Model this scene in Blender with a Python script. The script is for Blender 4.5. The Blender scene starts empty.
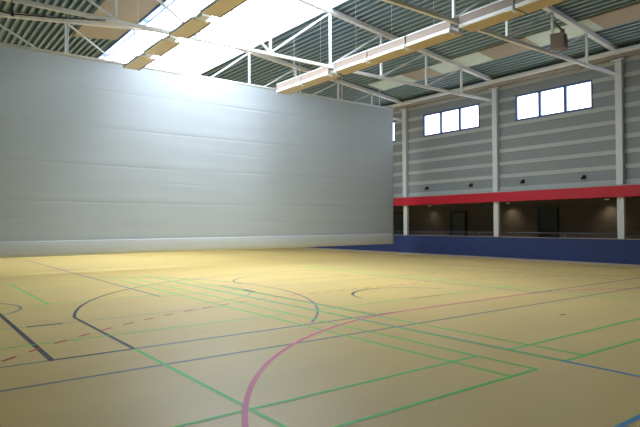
import bpy, bmesh, math, random
from mathutils import Vector, Matrix
random.seed(7)
scn = bpy.context.scene
COL = scn.collection

# ------------------------------------------------------------------ materials
def mat(name, col, rough=0.6, metal=0.0, noise=0.0, nscale=4.0, bump=0.0, bscale=40.0, spec=0.5, stretch=None):
    m = bpy.data.materials.new(name); m.use_nodes = True
    nt = m.node_tree; b = nt.nodes['Principled BSDF']
    b.inputs['Base Color'].default_value = (*col, 1)
    b.inputs['Roughness'].default_value = rough
    b.inputs['Metallic'].default_value = metal
    b.inputs['Specular IOR Level'].default_value = spec
    tc = nt.nodes.new('ShaderNodeTexCoord')
    mp = nt.nodes.new('ShaderNodeMapping'); nt.links.new(tc.outputs['Object'], mp.inputs['Vector'])
    if stretch: mp.inputs['Scale'].default_value = stretch
    n = nt.nodes.new('ShaderNodeTexNoise'); n.inputs['Scale'].default_value = nscale; n.inputs['Detail'].default_value = 5
    nt.links.new(mp.outputs['Vector'], n.inputs['Vector'])
    r = nt.nodes.new('ShaderNodeMapRange')
    r.inputs['To Min'].default_value = 1 - noise; r.inputs['To Max'].default_value = 1 + noise
    nt.links.new(n.outputs['Fac'], r.inputs['Value'])
    mul = nt.nodes.new('ShaderNodeVectorMath'); mul.operation = 'SCALE'
    mul.inputs[0].default_value = col
    nt.links.new(r.outputs['Result'], mul.inputs['Scale'])
    nt.links.new(mul.outputs['Vector'], b.inputs['Base Color'])
    if bump:
        n2 = nt.nodes.new('ShaderNodeTexNoise'); n2.inputs['Scale'].default_value = bscale
        nt.links.new(mp.outputs['Vector'], n2.inputs['Vector'])
        bp = nt.nodes.new('ShaderNodeBump'); bp.inputs['Strength'].default_value = bump
        nt.links.new(n2.outputs['Fac'], bp.inputs['Height']); nt.links.new(bp.outputs['Normal'], b.inputs['Normal'])
    return m

def emit(name, col, s):
    m = bpy.data.materials.new(name); m.use_nodes = True
    nt = m.node_tree; nt.nodes.clear()
    o = nt.nodes.new('ShaderNodeOutputMaterial'); e = nt.nodes.new('ShaderNodeEmission')
    e.inputs['Color'].default_value = (*col, 1); e.inputs['Strength'].default_value = s
    nt.links.new(e.outputs[0], o.inputs[0]); return m

SKY = 5.6
M = {}
M['floor'] = mat('sports_floor', (0.86, 0.632, 0.235), 0.42, noise=0.10, nscale=1.2, bump=0.02, bscale=3, stretch=(1, .35, 1))
M['seam'] = mat('floor_seam', (0.42, 0.31, 0.17), 0.5)
M['black_line'] = mat('black_line', (0.055, 0.065, 0.085), 0.5)
M['thin_line'] = mat('faded_black_line', (0.30, 0.28, 0.27), 0.5)
M['green_line'] = mat('green_line', (0.11, 0.80, 0.15), 0.5)
M['pink_line'] = mat('pink_line', (0.95, 0.12, 0.37), 0.5)
M['red_line'] = mat('red_line', (0.70, 0.08, 0.06), 0.5)
M['blue_line'] = mat('blue_line', (0.08, 0.36, 0.75), 0.5)
M['slate_line'] = mat('slate_line', (0.20, 0.21, 0.30), 0.5)
M['faint_blue'] = mat('faint_blue_line', (0.33, 0.44, 0.56), 0.5)
M['pale_line'] = mat('pale_line', (0.56, 0.49, 0.36), 0.5)
M['curtain'] = mat('curtain_fabric', (0.45, 0.505, 0.575), 0.75, noise=0.04, nscale=0.7, bump=0.06, bscale=6)
M['hem'] = mat('curtain_hem', (0.53, 0.57, 0.61), 0.7)
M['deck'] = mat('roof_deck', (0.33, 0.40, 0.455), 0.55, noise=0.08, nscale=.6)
M['deck_recess'] = mat('shade_tinted_deck_recess', (0.17, 0.27, 0.345), 0.7, noise=0.08, nscale=.6)  # darker than the ribs: shade between them put into the colour
M['steel'] = mat('white_steel', (0.78, 0.79, 0.83), 0.45, noise=0.04)
M['column'] = mat('column_paint', (0.68, 0.71, 0.76), 0.5, noise=0.03)
M['clad'] = mat('grey_cladding', (0.27, 0.30, 0.33), 0.6, noise=0.07, nscale=1.5)
M['batten'] = mat('pale_batten', (0.46, 0.485, 0.505), 0.55, noise=0.05)
M['eaves'] = mat('eaves_beam', (0.36, 0.32, 0.28), 0.6, noise=0.05)
M['red'] = mat('red_fascia', (0.54, 0.005, 0.03), 0.5, noise=0.05)
M['blue'] = mat('blue_padding', (0.022, 0.045, 0.18), 0.7, noise=0.08, nscale=3)
M['skirt'] = mat('pale_skirting', (0.42, 0.36, 0.33), 0.5)
M['brown_wall'] = None
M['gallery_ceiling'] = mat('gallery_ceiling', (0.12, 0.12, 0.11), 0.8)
M['gallery_floor'] = mat('gallery_floor', (0.12, 0.11, 0.10), 0.7)
M['door_frame'] = mat('black_door_frame', (0.018, 0.024, 0.026), 0.5)
M['door'] = mat('dark_green_door', (0.055, 0.075, 0.08), 0.4)
M['winframe'] = mat('blue_window_frame', (0.03, 0.09, 0.30), 0.4)
M['tan'] = mat('tan_reflector', (0.80, 0.66, 0.50), 0.6, noise=0.04)
M['tan_dark'] = mat('tan_reflector_dimmed', (0.60, 0.475, 0.34), 0.6, noise=0.04)  # same reflector type as tan, its dimmer look from this angle put into the colour
M['mauve'] = mat('mauve_side', (0.29, 0.225, 0.19), 0.6)
M['white'] = mat('white_enamel', (0.86, 0.88, 0.92), 0.35)
M['panel_brown'] = mat('brown_panel', (0.47, 0.39, 0.32), 0.7, noise=0.06, nscale=2)
M['panel_pale'] = mat('pale_panel', (0.72, 0.83, 0.80), 0.6, noise=0.08, nscale=2)
M['black'] = mat('black_plastic', (0.02, 0.02, 0.024), 0.5)
M['rail'] = mat('grey_rail', (0.16, 0.16, 0.17), 0.4, metal=0.5)
M['box'] = mat('brown_box', (0.26, 0.20, 0.175), 0.7)
M['plaster'] = mat('pale_plaster', (0.28, 0.285, 0.29), 0.8, noise=0.03)
M['sky'] = emit('skylight_daylight', (0.86, 0.95, 1.0), SKY)
M['window_glow'] = emit('window_daylight', (0.86, 0.93, 1.0), 2.6)
M['lamp'] = emit('warm_lamp', (1.0, 0.8, 0.5), .5)

def brick_material():
    m = bpy.data.materials.new('dark_brown_brick'); m.use_nodes = True
    nt = m.node_tree; b = nt.nodes['Principled BSDF']
    tc = nt.nodes.new('ShaderNodeTexCoord'); sp = nt.nodes.new('ShaderNodeSeparateXYZ'); cb = nt.nodes.new('ShaderNodeCombineXYZ')
    nt.links.new(tc.outputs['Object'], sp.inputs[0]); nt.links.new(sp.outputs['X'], cb.inputs['X']); nt.links.new(sp.outputs['Z'], cb.inputs['Y'])
    br = nt.nodes.new('ShaderNodeTexBrick'); br.inputs['Scale'].default_value = 2.0
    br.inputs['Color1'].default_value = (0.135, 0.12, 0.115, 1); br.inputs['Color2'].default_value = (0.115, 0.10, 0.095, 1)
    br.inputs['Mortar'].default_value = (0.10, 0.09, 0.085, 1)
    nt.links.new(cb.outputs[0], br.inputs['Vector']); nt.links.new(br.outputs['Color'], b.inputs['Base Color'])
    b.inputs['Roughness'].default_value = 0.85
    return m
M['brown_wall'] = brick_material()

# ------------------------------------------------------------------ mesh builder
class MB:
    def __init__(s): s.bm = bmesh.new(); s.mats = []
    def mi(s, m):
        if m not in s.mats: s.mats.append(m)
        return s.mats.index(m)
    def face(s, pts, m):
        f = s.bm.faces.new([s.bm.verts.new(p) for p in pts]); f.material_index = s.mi(m); return f
    def hexa(s, p, m):   # p: 8 points, bottom ring 0-3, top ring 4-7
        v = [s.bm.verts.new(q) for q in p]; i = s.mi(m)
        for q in ((3, 2, 1, 0), (4, 5, 6, 7), (0, 1, 5, 4), (1, 2, 6, 5), (2, 3, 7, 6), (3, 0, 4, 7)):
            s.bm.faces.new([v[k] for k in q]).material_index = i
    def box(s, x0, x1, y0, y1, z0, z1, m):
        s.hexa([(x0, y0, z0), (x1, y0, z0), (x1, y1, z0), (x0, y1, z0), (x0, y0, z1), (x1, y0, z1), (x1, y1, z1), (x0, y1, z1)], m)
    def bar(s, a, b, w, h, m, up=(0, 0, 1)):
        a = Vector(a); b = Vector(b); d = (b - a).normalized(); u = Vector(up)
        if abs(d.dot(u)) > .99: u = Vector((1, 0, 0))
        r = d.cross(u).normalized(); u = r.cross(d).normalized()
        P = []
        for c in (a, b):
            for sx, sz in ((-1, -1), (1, -1), (1, 1), (-1, 1)): P.append(c + r * (sx * w / 2) + u * (sz * h / 2))
        s.hexa([tuple(q) for q in P], m)
    def tube(s, pts, rad, m, n=10):
        i = s.mi(m); rings = []
        pts = [Vector(p) for p in pts]
        for k, p in enumerate(pts):
            d = (pts[min(k + 1, len(pts) - 1)] - pts[max(k - 1, 0)]).normalized()
            u = Vector((0, 0, 1)) if abs(d.z) < .9 else Vector((1, 0, 0))
            r = d.cross(u).normalized(); u = r.cross(d)
            rings.append([s.bm.verts.new(p + r * rad * math.cos(t) + u * rad * math.sin(t)) for t in [2 * math.pi * q / n for q in range(n)]])
        for a, b in zip(rings, rings[1:]):
            for q in range(n):
                f = s.bm.faces.new((a[q], a[(q + 1) % n], b[(q + 1) % n], b[q])); f.material_index = i; f.smooth = True
        s.bm.faces.new(rings[0][::-1]).material_index = i; s.bm.faces.new(rings[-1]).material_index = i
    def build(s, name, parent=None, bevel=0.0, kind=None, label=None):
        bmesh.ops.recalc_face_normals(s.bm, faces=s.bm.faces)
        me = bpy.data.meshes.new(name); s.bm.to_mesh(me); s.bm.free()
        for m in s.mats: me.materials.append(M[m])
        o = bpy.data.objects.new(name, me); COL.objects.link(o)
        if parent: o.parent = parent
        if bevel:
            b = o.modifiers.new('bevel', 'BEVEL'); b.width = bevel; b.segments = 2; b.limit_method = 'ANGLE'
        if kind: o['kind'] = kind
        if label: o['label'] = label
        return o

def thing(name, label, cat, loc=(0, 0, 0), group=None):
    o = bpy.data.objects.new(name, None); COL.objects.link(o); o.location = loc; o.empty_display_size = .2
    tag(o, label, cat, group); return o
def tag(o, label, cat, group=None):
    o['label'] = label; o['category'] = cat
    if group: o['group'] = group
    return o
def copy_tree(o, parent=None):
    c = o.copy(); COL.objects.link(c); c.parent = parent
    for ch in list(o.children): copy_tree(ch, c)
    return c

# ------------------------------------------------------------------ hall dimensions
YL, YR = -2.28, 20.50          # side wall, face of the gallery parapet
XF, XB = -40.0, 7.0            # far and near end walls
YM = 9.14                      # middle of the roof
COLX = [-35.75, -30.5, -25.25, -20.05, -14.6, -9.35, -4.1, 1.15]
SKX0, SKX1 = -31.0, -10.0
def zroof(y): return 9.13 - 0.111 * abs(y - YM)

# ------------------------------------------------------------------ floor with its court markings
fl = MB()
fl.face([(XF, YL, 0), (XB, YL, 0), (XB, 23.2, 0), (XF, 23.2, 0)], 'floor')
lvl = [0.0012]
def strip(pts, w, m):
    """a painted line along floor points"""
    z = lvl[0]; lvl[0] += 0.00004
    i = fl.mi(m); P = [Vector((x, y, 0)) for x, y in pts]; L = []
    for k, p in enumerate(P):
        d = (P[min(k + 1, len(P) - 1)] - P[max(k - 1, 0)]).normalized(); n = Vector((-d.y, d.x, 0)) * w / 2
        L.append((fl.bm.verts.new((p.x + n.x, p.y + n.y, z)), fl.bm.verts.new((p.x - n.x, p.y - n.y, z))))
    for a, b in zip(L, L[1:]): fl.bm.faces.new((a[0], a[1], b[1], b[0])).material_index = i
def arc(cx, cy, r, a0, a1, w, m, n=64):
    strip([(cx + r * math.cos(math.radians(a0 + (a1 - a0) * k / n)), cy + r * math.sin(math.radians(a0 + (a1 - a0) * k / n))) for k in range(n + 1)], w, m)
CY = 8.87
# second set of faint lines first (they lie under the others)
strip([(-5.93, -1.2), (-5.93, 20.0)], .06, 'thin_line')
strip([(-6.93, -2.0), (-6.93, 1.35)], .05, 'thin_line')
# cross court basketball (basket by the left wall)
arc(-11.9, .54, 6.70, 0 + 43.5, 180, .05, 'thin_line')
strip([(-9.45, -1.0), (-9.45, 4.9)], .05, 'pale_line'); strip([(-14.35, -1.0), (-14.35, 4.9)], .05, 'pale_line')
strip([(-9.45, 1.50), (-9.45, 2.02)], .085, 'black_line')
arc(-11.9, .54, 1.25, 20, 160, .05, 'thin_line', 24)
arc(-11.9, 4.76, 1.8, 0, 180, .05, 'pale_line', 40)
# main basketball court
strip([(-6.93, 1.325), (-6.93, 16.9)], .065, 'thin_line')
strip([(-6.93, 1.33), (-6.93, 2.3)], .055, 'black_line')
strip([(-19.5, 1.35), (-6.905, 1.35)], .065, 'black_line')
strip([(-19.5, 16.39), (-6.93, 16.39)], .05, 'thin_line')
R3 = 6.72; a3 = math.degrees(math.asin(6.57 / R3))
strip([(-6.93, 2.30), (-8.5 - R3 * math.cos(math.radians(a3)), 2.30)], .055, 'black_line')
strip([(-6.93, 15.44), (-9.8, 15.44)], .05, 'thin_line')
arc(-8.5, CY, R3, 180, 180 + a3, .055, 'thin_line'); arc(-8.5, CY, R3, 180 + 42, 180 + a3, .055, 'black_line'); arc(-8.5, CY, R3, 180 - a3, 180, .05, 'thin_line')
strip([(-6.93, 6.44), (-12.73, 6.44)], .05, 'thin_line'); strip([(-6.93, 11.30), (-12.73, 11.30)], .05, 'thin_line')
strip([(-12.73, 6.44), (-12.73, 11.30)], .05, 'pale_line')
arc(-12.73, CY, 1.8, 90, 270, .05, 'thin_line')
arc(-8.48, CY + .04, 1.28, 100, 262, .05, 'thin_line', 40); arc(-8.48, CY + .04, 1.28, 170, 235, .065, 'black_line', 24)
strip([(-11.6, 6.46), (-11.05, 6.46)], .085, 'black_line')
# volleyball
strip([(-27.5, 4.45), (-11.62, 4.45)], .05, 'slate_line')
strip([(-11.62, 4.45), (-11.62, 13.4)], .05, 'pale_line')
strip([(-27.5, 13.35), (-11.62, 13.35)], .05, 'pale_line')
# badminton courts
G = .042
for y in (5.35, 4.90): strip([(-16.67, y), (-3.27, y)], G, 'green_line')
strip([(-6.90, 2.305), (-3.27, 2.305)], G, 'green_line')
strip([(-16.67, 2.29), (-11.96, 2.29)], G, 'green_line')
strip([(-3.27, -.75), (-3.27, 5.37)], G, 'green_line'); strip([(-4.03, -.75), (-4.03, 5.37)], G, 'green_line')
strip([(-7.99, -.75), (-7.99, 5.35)], .034, 'green_line'); strip([(-11.96, -.75), (-11.96, 5.35)], .034, 'green_line')
strip([(-16.67, -.75), (-16.67, 5.35)], .034, 'green_line')
for y in (-.75, -.29): strip([(-16.67, y), (-3.27, y)], G, 'green_line')
for y in (5.90, 6.36, 11.55, 12.0): strip([(-16.67, y), (-3.27, y)], G, 'green_line')
strip([(-3.27, 5.88), (-3.27, 12.0)], G, 'green_line'); strip([(-3.99, 5.88), (-3.99, 12.0)], G, 'green_line')
strip([(-7.99, 5.9), (-7.99, 12.0)], .034, 'green_line')
strip([(-16.5, 5.94), (-3.3, 5.94)], .03, 'faint_blue')
strip([(-3.3, 5.91), (-1.95, 5.91)], .05, 'blue_line') ; strip([(-1.95, -1.0), (-1.95, 5.93)], .05, 'blue_line')
# handball: goal area line, free throw line, 7 m and 4 m marks
q = [(-.96 + 5.97 * math.cos(math.radians(a)), 7.37 + 5.97 * math.sin(math.radians(a))) for a in range(270, 179, -2)]
q += [(-.96 + 5.97 * math.cos(math.radians(a)), 10.37 + 5.97 * math.sin(math.radians(a))) for a in range(180, 89, -2)]
strip([(1.0, 1.40)] + q + [(1.0, 16.34)], .052, 'pink_line')
q = [(-.96 + 9.02 * math.cos(math.radians(a)), 7.37 + 9.02 * math.sin(math.radians(a))) for a in [250 - .5 * k for k in range(141)]]
q += [(-.96 - 9.02, 7.37 + .1 * k) for k in range(1, 31)]
q += [(-.96 + 9.02 * math.cos(math.radians(a)), 10.37 + 9.02 * math.sin(math.radians(a))) for a in [180 - .5 * k for k in range(1, 120)]]
acc = 0; seg = [q[0]]; on = True
for a, b in zip(q, q[1:]):
    acc += math.dist(a, b); seg.append(b)
    if acc >= .19:
        if on: strip(seg, .05, 'red_line')
        on = not on; seg = [b]; acc = 0
strip([(-7.96, 8.37), (-7.96, 9.37)], .05, 'red_line')
strip([(-4.96, 8.79), (-4.96, 8.96)], .06, 'red_line')
floor = fl.build('floor', kind='structure')

# ------------------------------------------------------------------ walls
w = MB()   # upper wall above the gallery, cladding boards with pale battens
YW = 20.80
WINS = [(-24.1, -20.82), (-18.88, -15.50), (-13.66, -10.36), (-8.47, -5.1), (-3.2, .15)]
WZ0, WZ1 = 5.86, 6.96
w.box(XF, XB, YW, YW + .25, 2.5, WZ0, 'clad'); w.box(XF, XB, YW, YW + .25, WZ1, 8.2, 'clad')
edges = [XF] + [e for p in WINS for e in p] + [XB]
for a, b in zip(edges[::2], edges[1::2]): w.box(a, b, YW, YW + .25, WZ0, WZ1, 'clad')
z = 3.02
while z < 8.0:
    runs = [(XF, XB)] if not (WZ0 - .1 < z < WZ1 + .02) else list(zip(edges[::2], edges[1::2]))
    for a, b in runs: w.box(a, b, YW - .035, YW, z - .08, z + .08, 'batten')
    z += .548
w.build('wall_right', kind='structure')
w = MB(); w.box(XF, XB, 20.50, 20.64, 0, .94, 'blue'); w.build('wall_gallery_parapet', kind='structure', bevel=.01)
w = MB(); w.box(XF, XB, 20.48, 20.66, .94, .962, 'skirt'); w.build('trim_1', kind='structure', label='thin pale capping strip on the blue parapet')
w = MB(); w.box(XF, XB, 20.485, 20.50, 0, .07, 'skirt'); w.build('baseboard_right', kind='structure')
w = MB(); w.box(XF, XB, 20.50, 20.80, 2.465, 2.87, 'red'); w.build('trim_2', kind='structure', label='red fascia band along the gallery opening', bevel=.008)
w = MB(); w.box(XF, XB, 20.49, 20.80, 2.872, 2.91, 'batten'); w.build('trim_3', kind='structure', label='pale ledge on top of the red fascia')
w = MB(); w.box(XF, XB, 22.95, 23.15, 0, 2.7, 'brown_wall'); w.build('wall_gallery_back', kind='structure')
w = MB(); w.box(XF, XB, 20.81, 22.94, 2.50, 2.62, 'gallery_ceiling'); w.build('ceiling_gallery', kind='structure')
w = MB(); w.box(XF, XB, YL - .2, YL, 0, 8.0, 'plaster'); w.build('wall_left', kind='structure')
w = MB(); w.box(XF - .2, XF, YL, 23.15, 0, 9.6, 'plaster'); w.build('wall_far', kind='structure')
w = MB(); w.box(XB, XB + .2, YL, 23.15, 0, 9.6, 'plaster'); w.build('wall_near', kind='structure')

# ------------------------------------------------------------------ corrugated roof deck
def deck(y0, y1, x0, x1):
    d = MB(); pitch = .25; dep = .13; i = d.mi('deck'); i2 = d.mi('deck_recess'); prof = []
    n = int(round((y1 - y0) / pitch)); p = (y1 - y0) / n
    for k in range(n):
        b = y0 + k * p
        prof += [(b, 0), (b + .36 * p, 0), (b + .46 * p, dep), (b + .90 * p, dep)]
    prof.append((y1, 0))
    A = [d.bm.verts.new((x0, y, zroof(y) + h)) for y, h in prof]; B = [d.bm.verts.new((x1, y, zroof(y) + h)) for y, h in prof]
    for k in range(len(prof) - 1): d.bm.faces.new((A[k], A[k + 1], B[k + 1], B[k])).material_index = i if k % 4 == 0 else i2  # webs and recesses take the colour with painted-in shade
    return d
SY0, SY1 = 6.75, 11.52
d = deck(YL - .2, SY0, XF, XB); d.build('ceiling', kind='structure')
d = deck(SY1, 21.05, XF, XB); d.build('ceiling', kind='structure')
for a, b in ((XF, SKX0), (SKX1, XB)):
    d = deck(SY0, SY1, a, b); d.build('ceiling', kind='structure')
# skylight: curb, glazing bars, panes
nwin = 0
bays = [(a + .04, b - .04) for a, b in zip([SKX0] + [x for x in COLX if SKX0 < x < SKX1], [x for x in COLX if SKX0 < x < SKX1] + [SKX1]) if b - a > .6]
for a, b in bays:
    nwin += 1
    f = MB()
    for s, y in ((1, SY0), (-1, SY1)):
        zz = zroof(y)
        f.bar((a - .04, y, zz + .08), (b + .04, y, zz + .08), .06, .26, 'white')
        if s > 0:
            f.bar((a - .04, y - .01, zz - .06), (b + .04, y - .01, zz - .06), .06, .04, 'winframe')
            f.bar((a - .04, y + .34, zz + .13), (b + .04, y + .34, zz + .13), .05, .22, 'winframe')
    nb = 4
    for k in (0, nb):
        x = a + (b - a) * k / nb
        for y0, y1 in ((SY0, YM), (YM, SY1)): f.bar((x, y0, zroof(y0) + .22), (x, y1, zroof(y1) + .22), .07, .08, 'white')
    f.bar((a - .04, YM, zroof(YM) + .22), (b + .04, YM, zroof(YM) + .22), .06, .06, 'white')
    fo = f.build('window_%d' % nwin, kind='structure', label='glazed roof light strip along the ridge')
    p = MB()
    for y0, y1 in ((SY0, YM), (YM, SY1)):
        p.hexa([(a, y0, zroof(y0) + .24), (b, y0, zroof(y0) + .24), (b, y1, zroof(y1) + .24), (a, y1, zroof(y1) + .24),
                (a, y0, zroof(y0) + .26), (b, y0, zroof(y0) + .26), (b, y1, zroof(y1) + .26), (a, y1, zroof(y1) + .26)], 'sky')
    p.build('pane', fo)
# wall windows
for k, (a, b) in enumerate(WINS):
    nwin += 1
    f = MB(); t = .07
    y0, y1 = YW - .02, YW + .12
    f.box(a, b, y0, y1, WZ0, WZ0 + t, 'winframe'); f.box(a, b, y0, y1, WZ1 - t, WZ1, 'winframe')
    wd = (b - a)
    for j in range(4):
        x = a + wd * j / 3; x = min(max(x, a + t / 2), b - t / 2); hw = t / 2 if j in (0, 3) else .055
        f.box(x - hw, x + hw, y0, y1, WZ0 + t, WZ1 - t, 'winframe')
    fo = f.build('window_%d' % nwin, kind='structure')
    for j in range(3):
        p = MB(); x0 = a + wd * j / 3 + .06; x1 = a + wd * (j + 1) / 3 - .06
        p.box(x0, x1, y0 + .08, y0 + .10, WZ0 + t, WZ1 - t, 'window_glow'); p.build('pane', fo)

# gallery doors
for k, (a, b, h) in enumerate(((-23.3, -22.3, 2.2), (-18.97, -17.95, 2.17), (-13.97, -13.02, 2.25), (-8.3, -7.3, 2.2))):
    f = MB(); t = .11 if k != 2 else .06
    f.box(a, a + t, 22.86, 22.95, 0, h, 'door_frame'); f.box(b - t, b, 22.86, 22.95, 0, h, 'door_frame'); f.box(a + t, b - t, 22.86, 22.95, h - t, h, 'door_frame')
    fo = f.build('door_%d' % (k + 1), kind='structure')
    p = MB(); p.box(a + t, b - t, 22.89, 22.94, .02, h - t, 'door' if k != 2 else 'door_frame'); p.build('door_leaf', fo)
    p = MB(); p.tube([(b - t - .12, 22.89, 1.05), (b - t - .12, 22.84, 1.05), (b - t - .26, 22.84, 1.05)], .012, 'rail'); p.build('door_handle', fo)

# ------------------------------------------------------------------ gallery handrail
hr = thing('handrail', 'thin grey steel handrail on posts behind the blue gallery parapet', 'railing', (-14, 21.05, 0))
def local(o, mb, name, **kw):
    ob = mb.build(name, o, **kw); ob.matrix_parent_inverse = Matrix.Translation(-Vector(o.location)); return ob
m = MB(); m.tube([(XF + .1, 21.05, 1.13), (XB - .1, 21.05, 1.13)], .02, 'rail'); local(hr, m, 'rail')
x = -24.0
while x < 5:
    m = MB(); m.box(x - .02, x + .02, 21.03, 21.07, 0, 1.12, 'rail'); local(hr, m, 'post'); x += 1.08 * 1.9

# ------------------------------------------------------------------ columns
WHERE = {-20.05: 'just right of the dividing curtain edge', -14.6: 'between the two complete wall windows', -9.35: 'at the right of the picture'}
vis = [x for x in COLX if -21 < x < -5]
for x in COLX[3:7]:
    lab = 'pale steel column on the gallery wall ' + WHERE.get(x, 'right of the last window bay, nearest the camera')
    t = thing('column', lab, 'column', (x, 20.72, 0), 'steel columns along the gallery wall')
    m = MB(); m.box(-.125, .125, -.07, .07, 0, 2.50, 'column'); m.build('lower_shaft', t, bevel=.01)
    m = MB(); m.box(-.12, .12, -.11, .07, 2.92, 7.42, 'column'); m.build('upper_shaft', t, bevel=.01)
    m = MB(); m.box(-.22, .22, -.21, .07, 7.40, 7.44, 'steel'); m.build('cap_plate', t)

# eaves beam
t = thing('eaves_beam', 'long tan beam under the roof edge above the gallery wall with a white top rail', 'beam', (-14, 20.5, 7.5))
m = MB(); m.box(XF, XB, 20.50, 20.79, 7.48, 7.70, 'eaves'); local(t, m, 'web')
m = MB(); m.box(XF, XB, 20.30, 20.50, 7.60, 7.72, 'white'); local(t, m, 'top_rail', label='white top rail')

# ------------------------------------------------------------------ roof trusses
JY = [9.14, 11.52, 13.88, 16.28, 18.4, 20.40]
JL = [2 * YM - y for y in JY[1:]]
def zt(y): return 9.02 - 0.111 * abs(y - YM)
ZB = 6.86
def truss(x, label):
    t = thing('roof_truss', label, 'roof truss', (x, YM, ZB), 'white roof trusses across the hall')
    inv = lambda mb, n, **k: local(t, mb, n, **k)
    m = MB(); m.bar((x, YL + .02, ZB), (x, 20.42, ZB), .095, .095, 'steel'); inv(m, 'bottom_chord')
    for s in (-1, 1):
        ye = 20.40 if s > 0 else YL + .04
        m = MB(); m.bar((x, YM, zt(YM)), (x, ye, zt(ye)), .17, .14, 'steel'); inv(m, 'top_chord')
    ys = sorted(JY[:5] + JL[:4])
    for y in ys:
        m = MB(); m.bar((x, y, ZB), (x, y, zt(y)), .07, .07, 'steel'); inv(m, 'upright')
    for seq in (JY, [YM] + JL):
        for k in range(4):
            a, b = seq[k], seq[k + 1]
            m = MB(); m.bar((x, a, ZB + .05), (x, b, zt(b) - .06), .055, .055, 'steel'); inv(m, 'diagonal')
    for y in ys:
        g = MB(); g.box(x - .055, x + .055, y - .13, y + .13, ZB - .052, ZB + .06, 'steel'); inv(g, 'gusset_plate')
    return t
truss(-20.05, 'white roof truss crossing just above the top of the dividing curtain')
mid = truss(-14.6, 'white roof truss crossing the skylight in the middle distance, from top left to window')
m = MB(); m.tube([(-14.44, YL + .1, 6.44), (-14.44, 2.0, 6.47), (-14.44, 2.9, 6.58), (-14.44, 4.1, 6.78)], .018, 'black')
for y in (-1.9, 2.0):
    m.tube([(-14.44, y, 6.42), (-14.44, y, 6.53)], .04, 'black'); m.bar((-14.44, y, 6.5), (-14.56, y, 6.82), .025, .025, 'black')
pipe_mb = m
local(mid, pipe_mb, 'cable_pipe', label='black cable pipe with clamps under the chord')
truss(-9.35, 'nearest white roof truss, entering at top centre and ending at the right column')
truss(-4.1, 'white roof truss overhead beside the camera, nearest end of the hall')


# ------------------------------------------------------------------ dividing curtain
cx = -19.74; y0, y1 = YL + .08, 19.52
cur = thing('dividing_curtain', 'large pale grey dividing curtain hanging across the whole hall above the floor', 'curtain', (cx, 9, .5))
folds = [1.05, 2.33, 3.62, 4.92, 6.22]
cm = MB(); i = cm.mi('curtain'); NY, NZ = 260, 220; top, bot = 7.25, 1.03
rnd = [[random.uniform(0, 6.28) for _ in range(6)] for _ in range(6)]
def cdx(y, z):
    d = 0.02 * math.sin(.55 * y + 1.1 + .2 * z) + .006 * math.sin(1.7 * y + .5 * z)
    d += .0015 * math.sin(9 * z + 2 * math.sin(.7 * y))
    for k, f in enumerate(folds):
        amp = .55 + .45 * math.sin(.9 * y + rnd[k][0]) * math.sin(.37 * y + rnd[k][1])
        f2 = f + .012 * math.sin(.5 * y + rnd[k][2])
        d -= .014 * amp * math.exp(-((z - f2) / .018) ** 2)
        d += .004 * math.exp(-((z - f2 - .14) / .16) ** 2)
    for k, f in enumerate((1.7, 3.0, 4.35)):
        a = max(0, math.sin(.6 * y + rnd[k][3])) ** 2
        d -= .006 * a * math.exp(-((z - f - .1 * math.sin(.3 * y)) / .02) ** 2)
    return d
zs = [bot + (top - bot) * k / NZ for k in range(NZ + 1)]
vs = [[cm.bm.verts.new((cx + cdx(y0 + (y1 - y0) * j / NY, z), y0 + (y1 - y0) * j / NY, z)) for j in range(NY + 1)] for z in zs]
for a in range(NZ):
    for j in range(NY):
        f = cm.bm.faces.new((vs[a][j], vs[a][j + 1], vs[a + 1][j + 1], vs[a + 1][j])); f.material_index = i; f.smooth = True
o = local(cur, cm, 'curtain_cloth'); so = o.modifiers.new('thickness', 'SOLIDIFY'); so.thickness = .012; so.offset = 0
hm = MB(); i = hm.mi('hem'); n = 120; prof = [(.03, 1.05), (.045, 1.01), (.05, .84), (.055, .66), (.04, .56), (0, .54), (-.04, .56), (-.05, .66), (-.045, 1.01), (-.03, 1.05)]
rows = [[hm.bm.verts.new((cx + px + .012 * math.sin(.55 * yy + 1.1), yy, pz)) for px, pz in prof] for yy in [y0 + (y1 - y0) * j / n for j in range(n + 1)]]
for a, b in zip(rows, rows[1:]):
    for k in range(len(prof)):
        f = hm.bm.faces.new((a[k], a[(k + 1) % len(prof)], b[(k + 1) % len(prof)], b[k])); f.material_index = i; f.smooth = True
hm.bm.faces.new(rows[0]); hm.bm.faces.new(rows[-1][::-1])
local(cur, hm, 'hem', label='lighter weighted hem along the bottom edge')
hb = MB(); hb.tube([(cx, y0, 7.26), (cx, y1, 7.26)], .045, 'steel'); local(cur, hb, 'top_tube')
for y in [YM + s * k * 2.37 for k in range(0, 5) for s in ((1,) if k == 0 else (1, -1))]:
    hb = MB(); hb.bar((cx, y, 7.28), (cx, y, zroof(y) + .02 if not SY0 < y < SY1 else zroof(y)), .03, .03, 'steel')
    if not SY0 < y < SY1: local(cur, hb, 'hanger')
    else: hb.bm.free()

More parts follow.
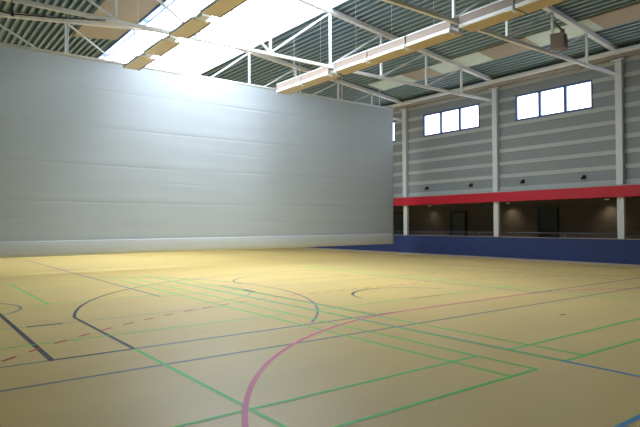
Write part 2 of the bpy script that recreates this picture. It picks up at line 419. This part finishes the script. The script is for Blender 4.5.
# ------------------------------------------------------------------ luminaire rows
def luminaire(row):
    """origin: middle of the lower near edge"""
    t = bpy.data.objects.new('hanging_luminaire', None); COL.objects.link(t)
    L = .74 if row == 1 else .80
    if row == 1:
        a = MB(); a.box(-L, L, 0, .46, 0, .05, 'tan'); a.build('reflector_panel', t, bevel=.008)
        a = MB(); a.box(-L, L, -.03, 0, -.01, .07, 'white'); a.build('near_rim', t)
        a = MB(); a.box(-L, L, .46, .50, -.01, .07, 'mauve'); a.build('far_rim', t)
        a = MB(); a.box(-L + .05, L - .05, .10, .36, .05, .16, 'white'); a.build('housing', t, bevel=.01)
        a = MB(); a.box(L + .04, L + .34, .08, .32, .02, .12, 'white'); a.bar((L, .2, .06), (L + .05, .2, .06), .05, .05, 'white'); a.build('bracket', t)
    else:
        a = MB(); a.hexa([(-L, .06, 0), (L, .06, 0), (L, .54, -.02), (-L, .54, -.02), (-L, .06, .05), (L, .06, .05), (L, .54, .05), (-L, .54, .05)], 'tan_dark'); a.build('reflector_panel', t)
        a = MB(); a.box(-L, L, 0, .05, -.01, .075, 'white'); a.build('near_rim', t)
        a = MB(); a.box(-L, L, .03, .06, .065, .29, 'mauve'); a.build('side_board', t)
        a = MB(); a.box(-L, L, .02, .07, .29, .318, 'white'); a.build('top_rim', t)
        a = MB(); a.box(-L + .05, L - .05, .15, .45, .05, .16, 'white'); a.build('housing', t, bevel=.01)
        a = MB(); a.box(L - .17, L + .02, -.04, -.002, -.045, .04, 'white'); a.bar((L - .02, -.02, -.02), (L - .02, .2, -.04), .05, .05, 'white'); a.build('bracket', t)
    return t
LX = {1: [-17.53, -15.60, -13.62, -11.65], 2: [-17.20, -15.54, -13.62, -11.96, -10.30, -8.40, -6.74]}
ORD = ['farthest, right above the curtain edge', 'second one from the curtain', 'third one from the curtain', 'fourth one from the curtain', 'fifth one from the curtain', 'sixth one from the curtain, just past the nearest truss', 'seventh from the curtain, nearest the camera']
for row, y in ((1, 5.78), (2, 11.52)):
    proto = luminaire(row)
    for k, xx in enumerate(LX[row]):
        o = proto if k == 0 else copy_tree(proto)
        o.location = (xx, y, 6.70 if row == 1 else 6.65)
        nm = 'small tan-bottomed luminaire under the skylight, ' if row == 1 else 'white-rimmed luminaire right of the skylight, '
        tag(o, nm + ORD[k], 'ceiling light', 'luminaires of the left row' if row == 1 else 'luminaires of the middle row')
        yy = .22 if row == 1 else .30
        for dx in (0,):
            h = MB(); zc = zroof(y + yy)
            h.bar((dx, yy, .15), (dx, yy, zc - (6.70 if row == 1 else 6.65) + .02), .010, .010, 'steel'); h.build('hanger', o)

# ------------------------------------------------------------------ panels under the deck
def panel(x0, x1, ya, yb, m, label, th=.05):
    a = MB(); z = lambda y: zroof(y) - .015
    a.hexa([(x0, ya, z(ya) - th), (x1, ya, z(ya) - th), (x1, yb, z(yb) - th), (x0, yb, z(yb) - th),
            (x0, ya, z(ya)), (x1, ya, z(ya)), (x1, yb, z(yb)), (x0, yb, z(yb))], m)
    tag(a.build('ceiling_panel', bevel=.006), label, 'ceiling panel', 'panels fixed under the roof deck')
ya, yb = 17.65, 18.65
for x0, x1, m, l in ((-19.5, -17.3, 'panel_pale', 'pale green roof panel nearest the curtain in the right strip'),
                     (-17.28, -15.8, 'panel_brown', 'brown roof panel between the two farthest pale panels'),
                     (-15.78, -13.2, 'panel_pale', 'pale green roof panel where the middle truss crosses, above the left window'),
                     (-13.18, -11.2, 'panel_brown', 'brown roof panel between the middle and nearest pale panels'),
                     (-11.18, -8.9, 'panel_pale', 'pale green roof panel behind the brown loudspeaker'),
                     (-8.88, -4.2, 'panel_brown', 'long brown roof panel leaving the picture at top right')):
    panel(x0, x1, ya, yb, m, l)
panel(-22.0, -14.7, 5.05, 6.68, 'panel_brown', 'brown roof panel left of the skylight, beyond the middle truss')
panel(-14.5, -9.4, 5.05, 6.68, 'panel_brown', 'brown roof panel left of the skylight at the top edge of the picture')

# ------------------------------------------------------------------ loudspeaker on the nearest truss
t = thing('loudspeaker', 'brown box loudspeaker hanging on the nearest truss, top right', 'loudspeaker', (-9.05, 16.15, 7.15))
t.rotation_euler = (0, 0, math.radians(20))
m = MB(); m.hexa([(-.2, -.36, -.32), (.2, -.36, -.32), (.2, .26, -.22), (-.2, .26, -.22), (-.2, -.42, .14), (.2, -.42, .14), (.2, .20, .24), (-.2, .20, .24)], 'box'); m.build('cabinet', t, bevel=.02)
m = MB(); m.box(.2, .215, -.32, .16, -.20, .10, 'black'); m.build('grille', t)
m = MB(); m.bar((0, .20, .0), (0, .62, .10), .08, .06, 'rail'); m.bar((0, .60, -.15), (0, .60, .55), .06, .12, 'rail'); m.bar((0, .60, .50), (-.3, .2, .85), .05, .05, 'rail'); m.build('bracket', t)

# ------------------------------------------------------------------ small wall spots above the red band
first = None
for x, l in ((-18.62, 'below the left window, nearest the curtain'), (-15.97, 'below the right end of the left window'),
             (-13.33, 'just right of the middle column'), (-10.73, 'left of the right column')):
    if first is None:
        o = first = bpy.data.objects.new('wall_spotlight', None); COL.objects.link(o)
        m = MB(); m.tube([(0, -.10, .02), (0, -.20, -.05)], .045, 'black', 14); m.build('lamp_head', o)
        m = MB(); m.box(-.05, .05, -.035, 0, -.06, .1, 'black'); m.bar((0, -.03, .05), (0, -.16, .05), .03, .03, 'black'); m.build('bracket', o)
    else: o = copy_tree(first)
    o.location = (x, YW, 3.27)
    tag(o, 'small black spotlight above the red band, ' + l, 'spotlight', 'black spotlights above the red band')

# gallery downlights
first = None
for x, l in ((-20.14, 'between curtain and left door'), (-15.32, 'right of the middle column'), (-10.77, 'left of the right column')):
    if first is None:
        o = first = bpy.data.objects.new('downlight', None); COL.objects.link(o)
        m = MB(); m.tube([(0, 0, 0), (0, 0, -.035)], .09, 'white', 18); m.build('ring', o)
        m = MB(); m.tube([(0, 0, -.035), (0, 0, -.04)], .07, 'lamp', 18); m.build('lens', o)
    else: o = copy_tree(first)
    o.location = (x, 22.62, 2.50)
    tag(o, 'round warm downlight in the dark gallery ceiling, ' + l, 'ceiling light', 'gallery downlights')
    L = bpy.data.lights.new('downlight_beam', 'SPOT'); L.energy = 8; L.color = (1, .80, .5); L.spot_size = math.radians(125); L.spot_blend = 1; L.shadow_soft_size = .05
    lo = bpy.data.objects.new('downlight_beam', L); COL.objects.link(lo); lo.location = (0, 0, -.06); lo.parent = o

# ------------------------------------------------------------------ world, camera
wd = bpy.data.worlds.new('world'); scn.world = wd; wd.use_nodes = True
bg = wd.node_tree.nodes['Background']; bg.inputs['Color'].default_value = (.75, .88, 1, 1); bg.inputs['Strength'].default_value = 1.0

F = 556.11; ya_, p_, r_ = -0.9229077727552791, 0.018144847278527845, -0.005242656848179114
cyw, syw, cp, sp_, cr, sr = math.cos(ya_), math.sin(ya_), math.cos(p_), math.sin(p_), math.cos(r_), math.sin(r_)
fwd = Vector((syw * cp, cyw * cp, sp_)); rt = Vector((cyw, -syw, 0)); up = rt.cross(fwd)
r2 = cr * rt + sr * up; u2 = -sr * rt + cr * up
cam = bpy.data.cameras.new('camera'); co = bpy.data.objects.new('camera', cam); COL.objects.link(co)
mt = Matrix((r2, u2, -fwd)).transposed().to_4x4(); mt.translation = Vector((.0847, -.0665, 1.5622)); co.matrix_world = mt
cam.sensor_width = 36; cam.lens = F / 640 * 36; cam.clip_end = 200
scn.camera = co
scn.view_settings.view_transform = 'Standard'; scn.view_settings.look = 'None'
scn.view_settings.exposure = 0.85; scn.view_settings.gamma = 1; scn.view_settings.use_curve_mapping = False
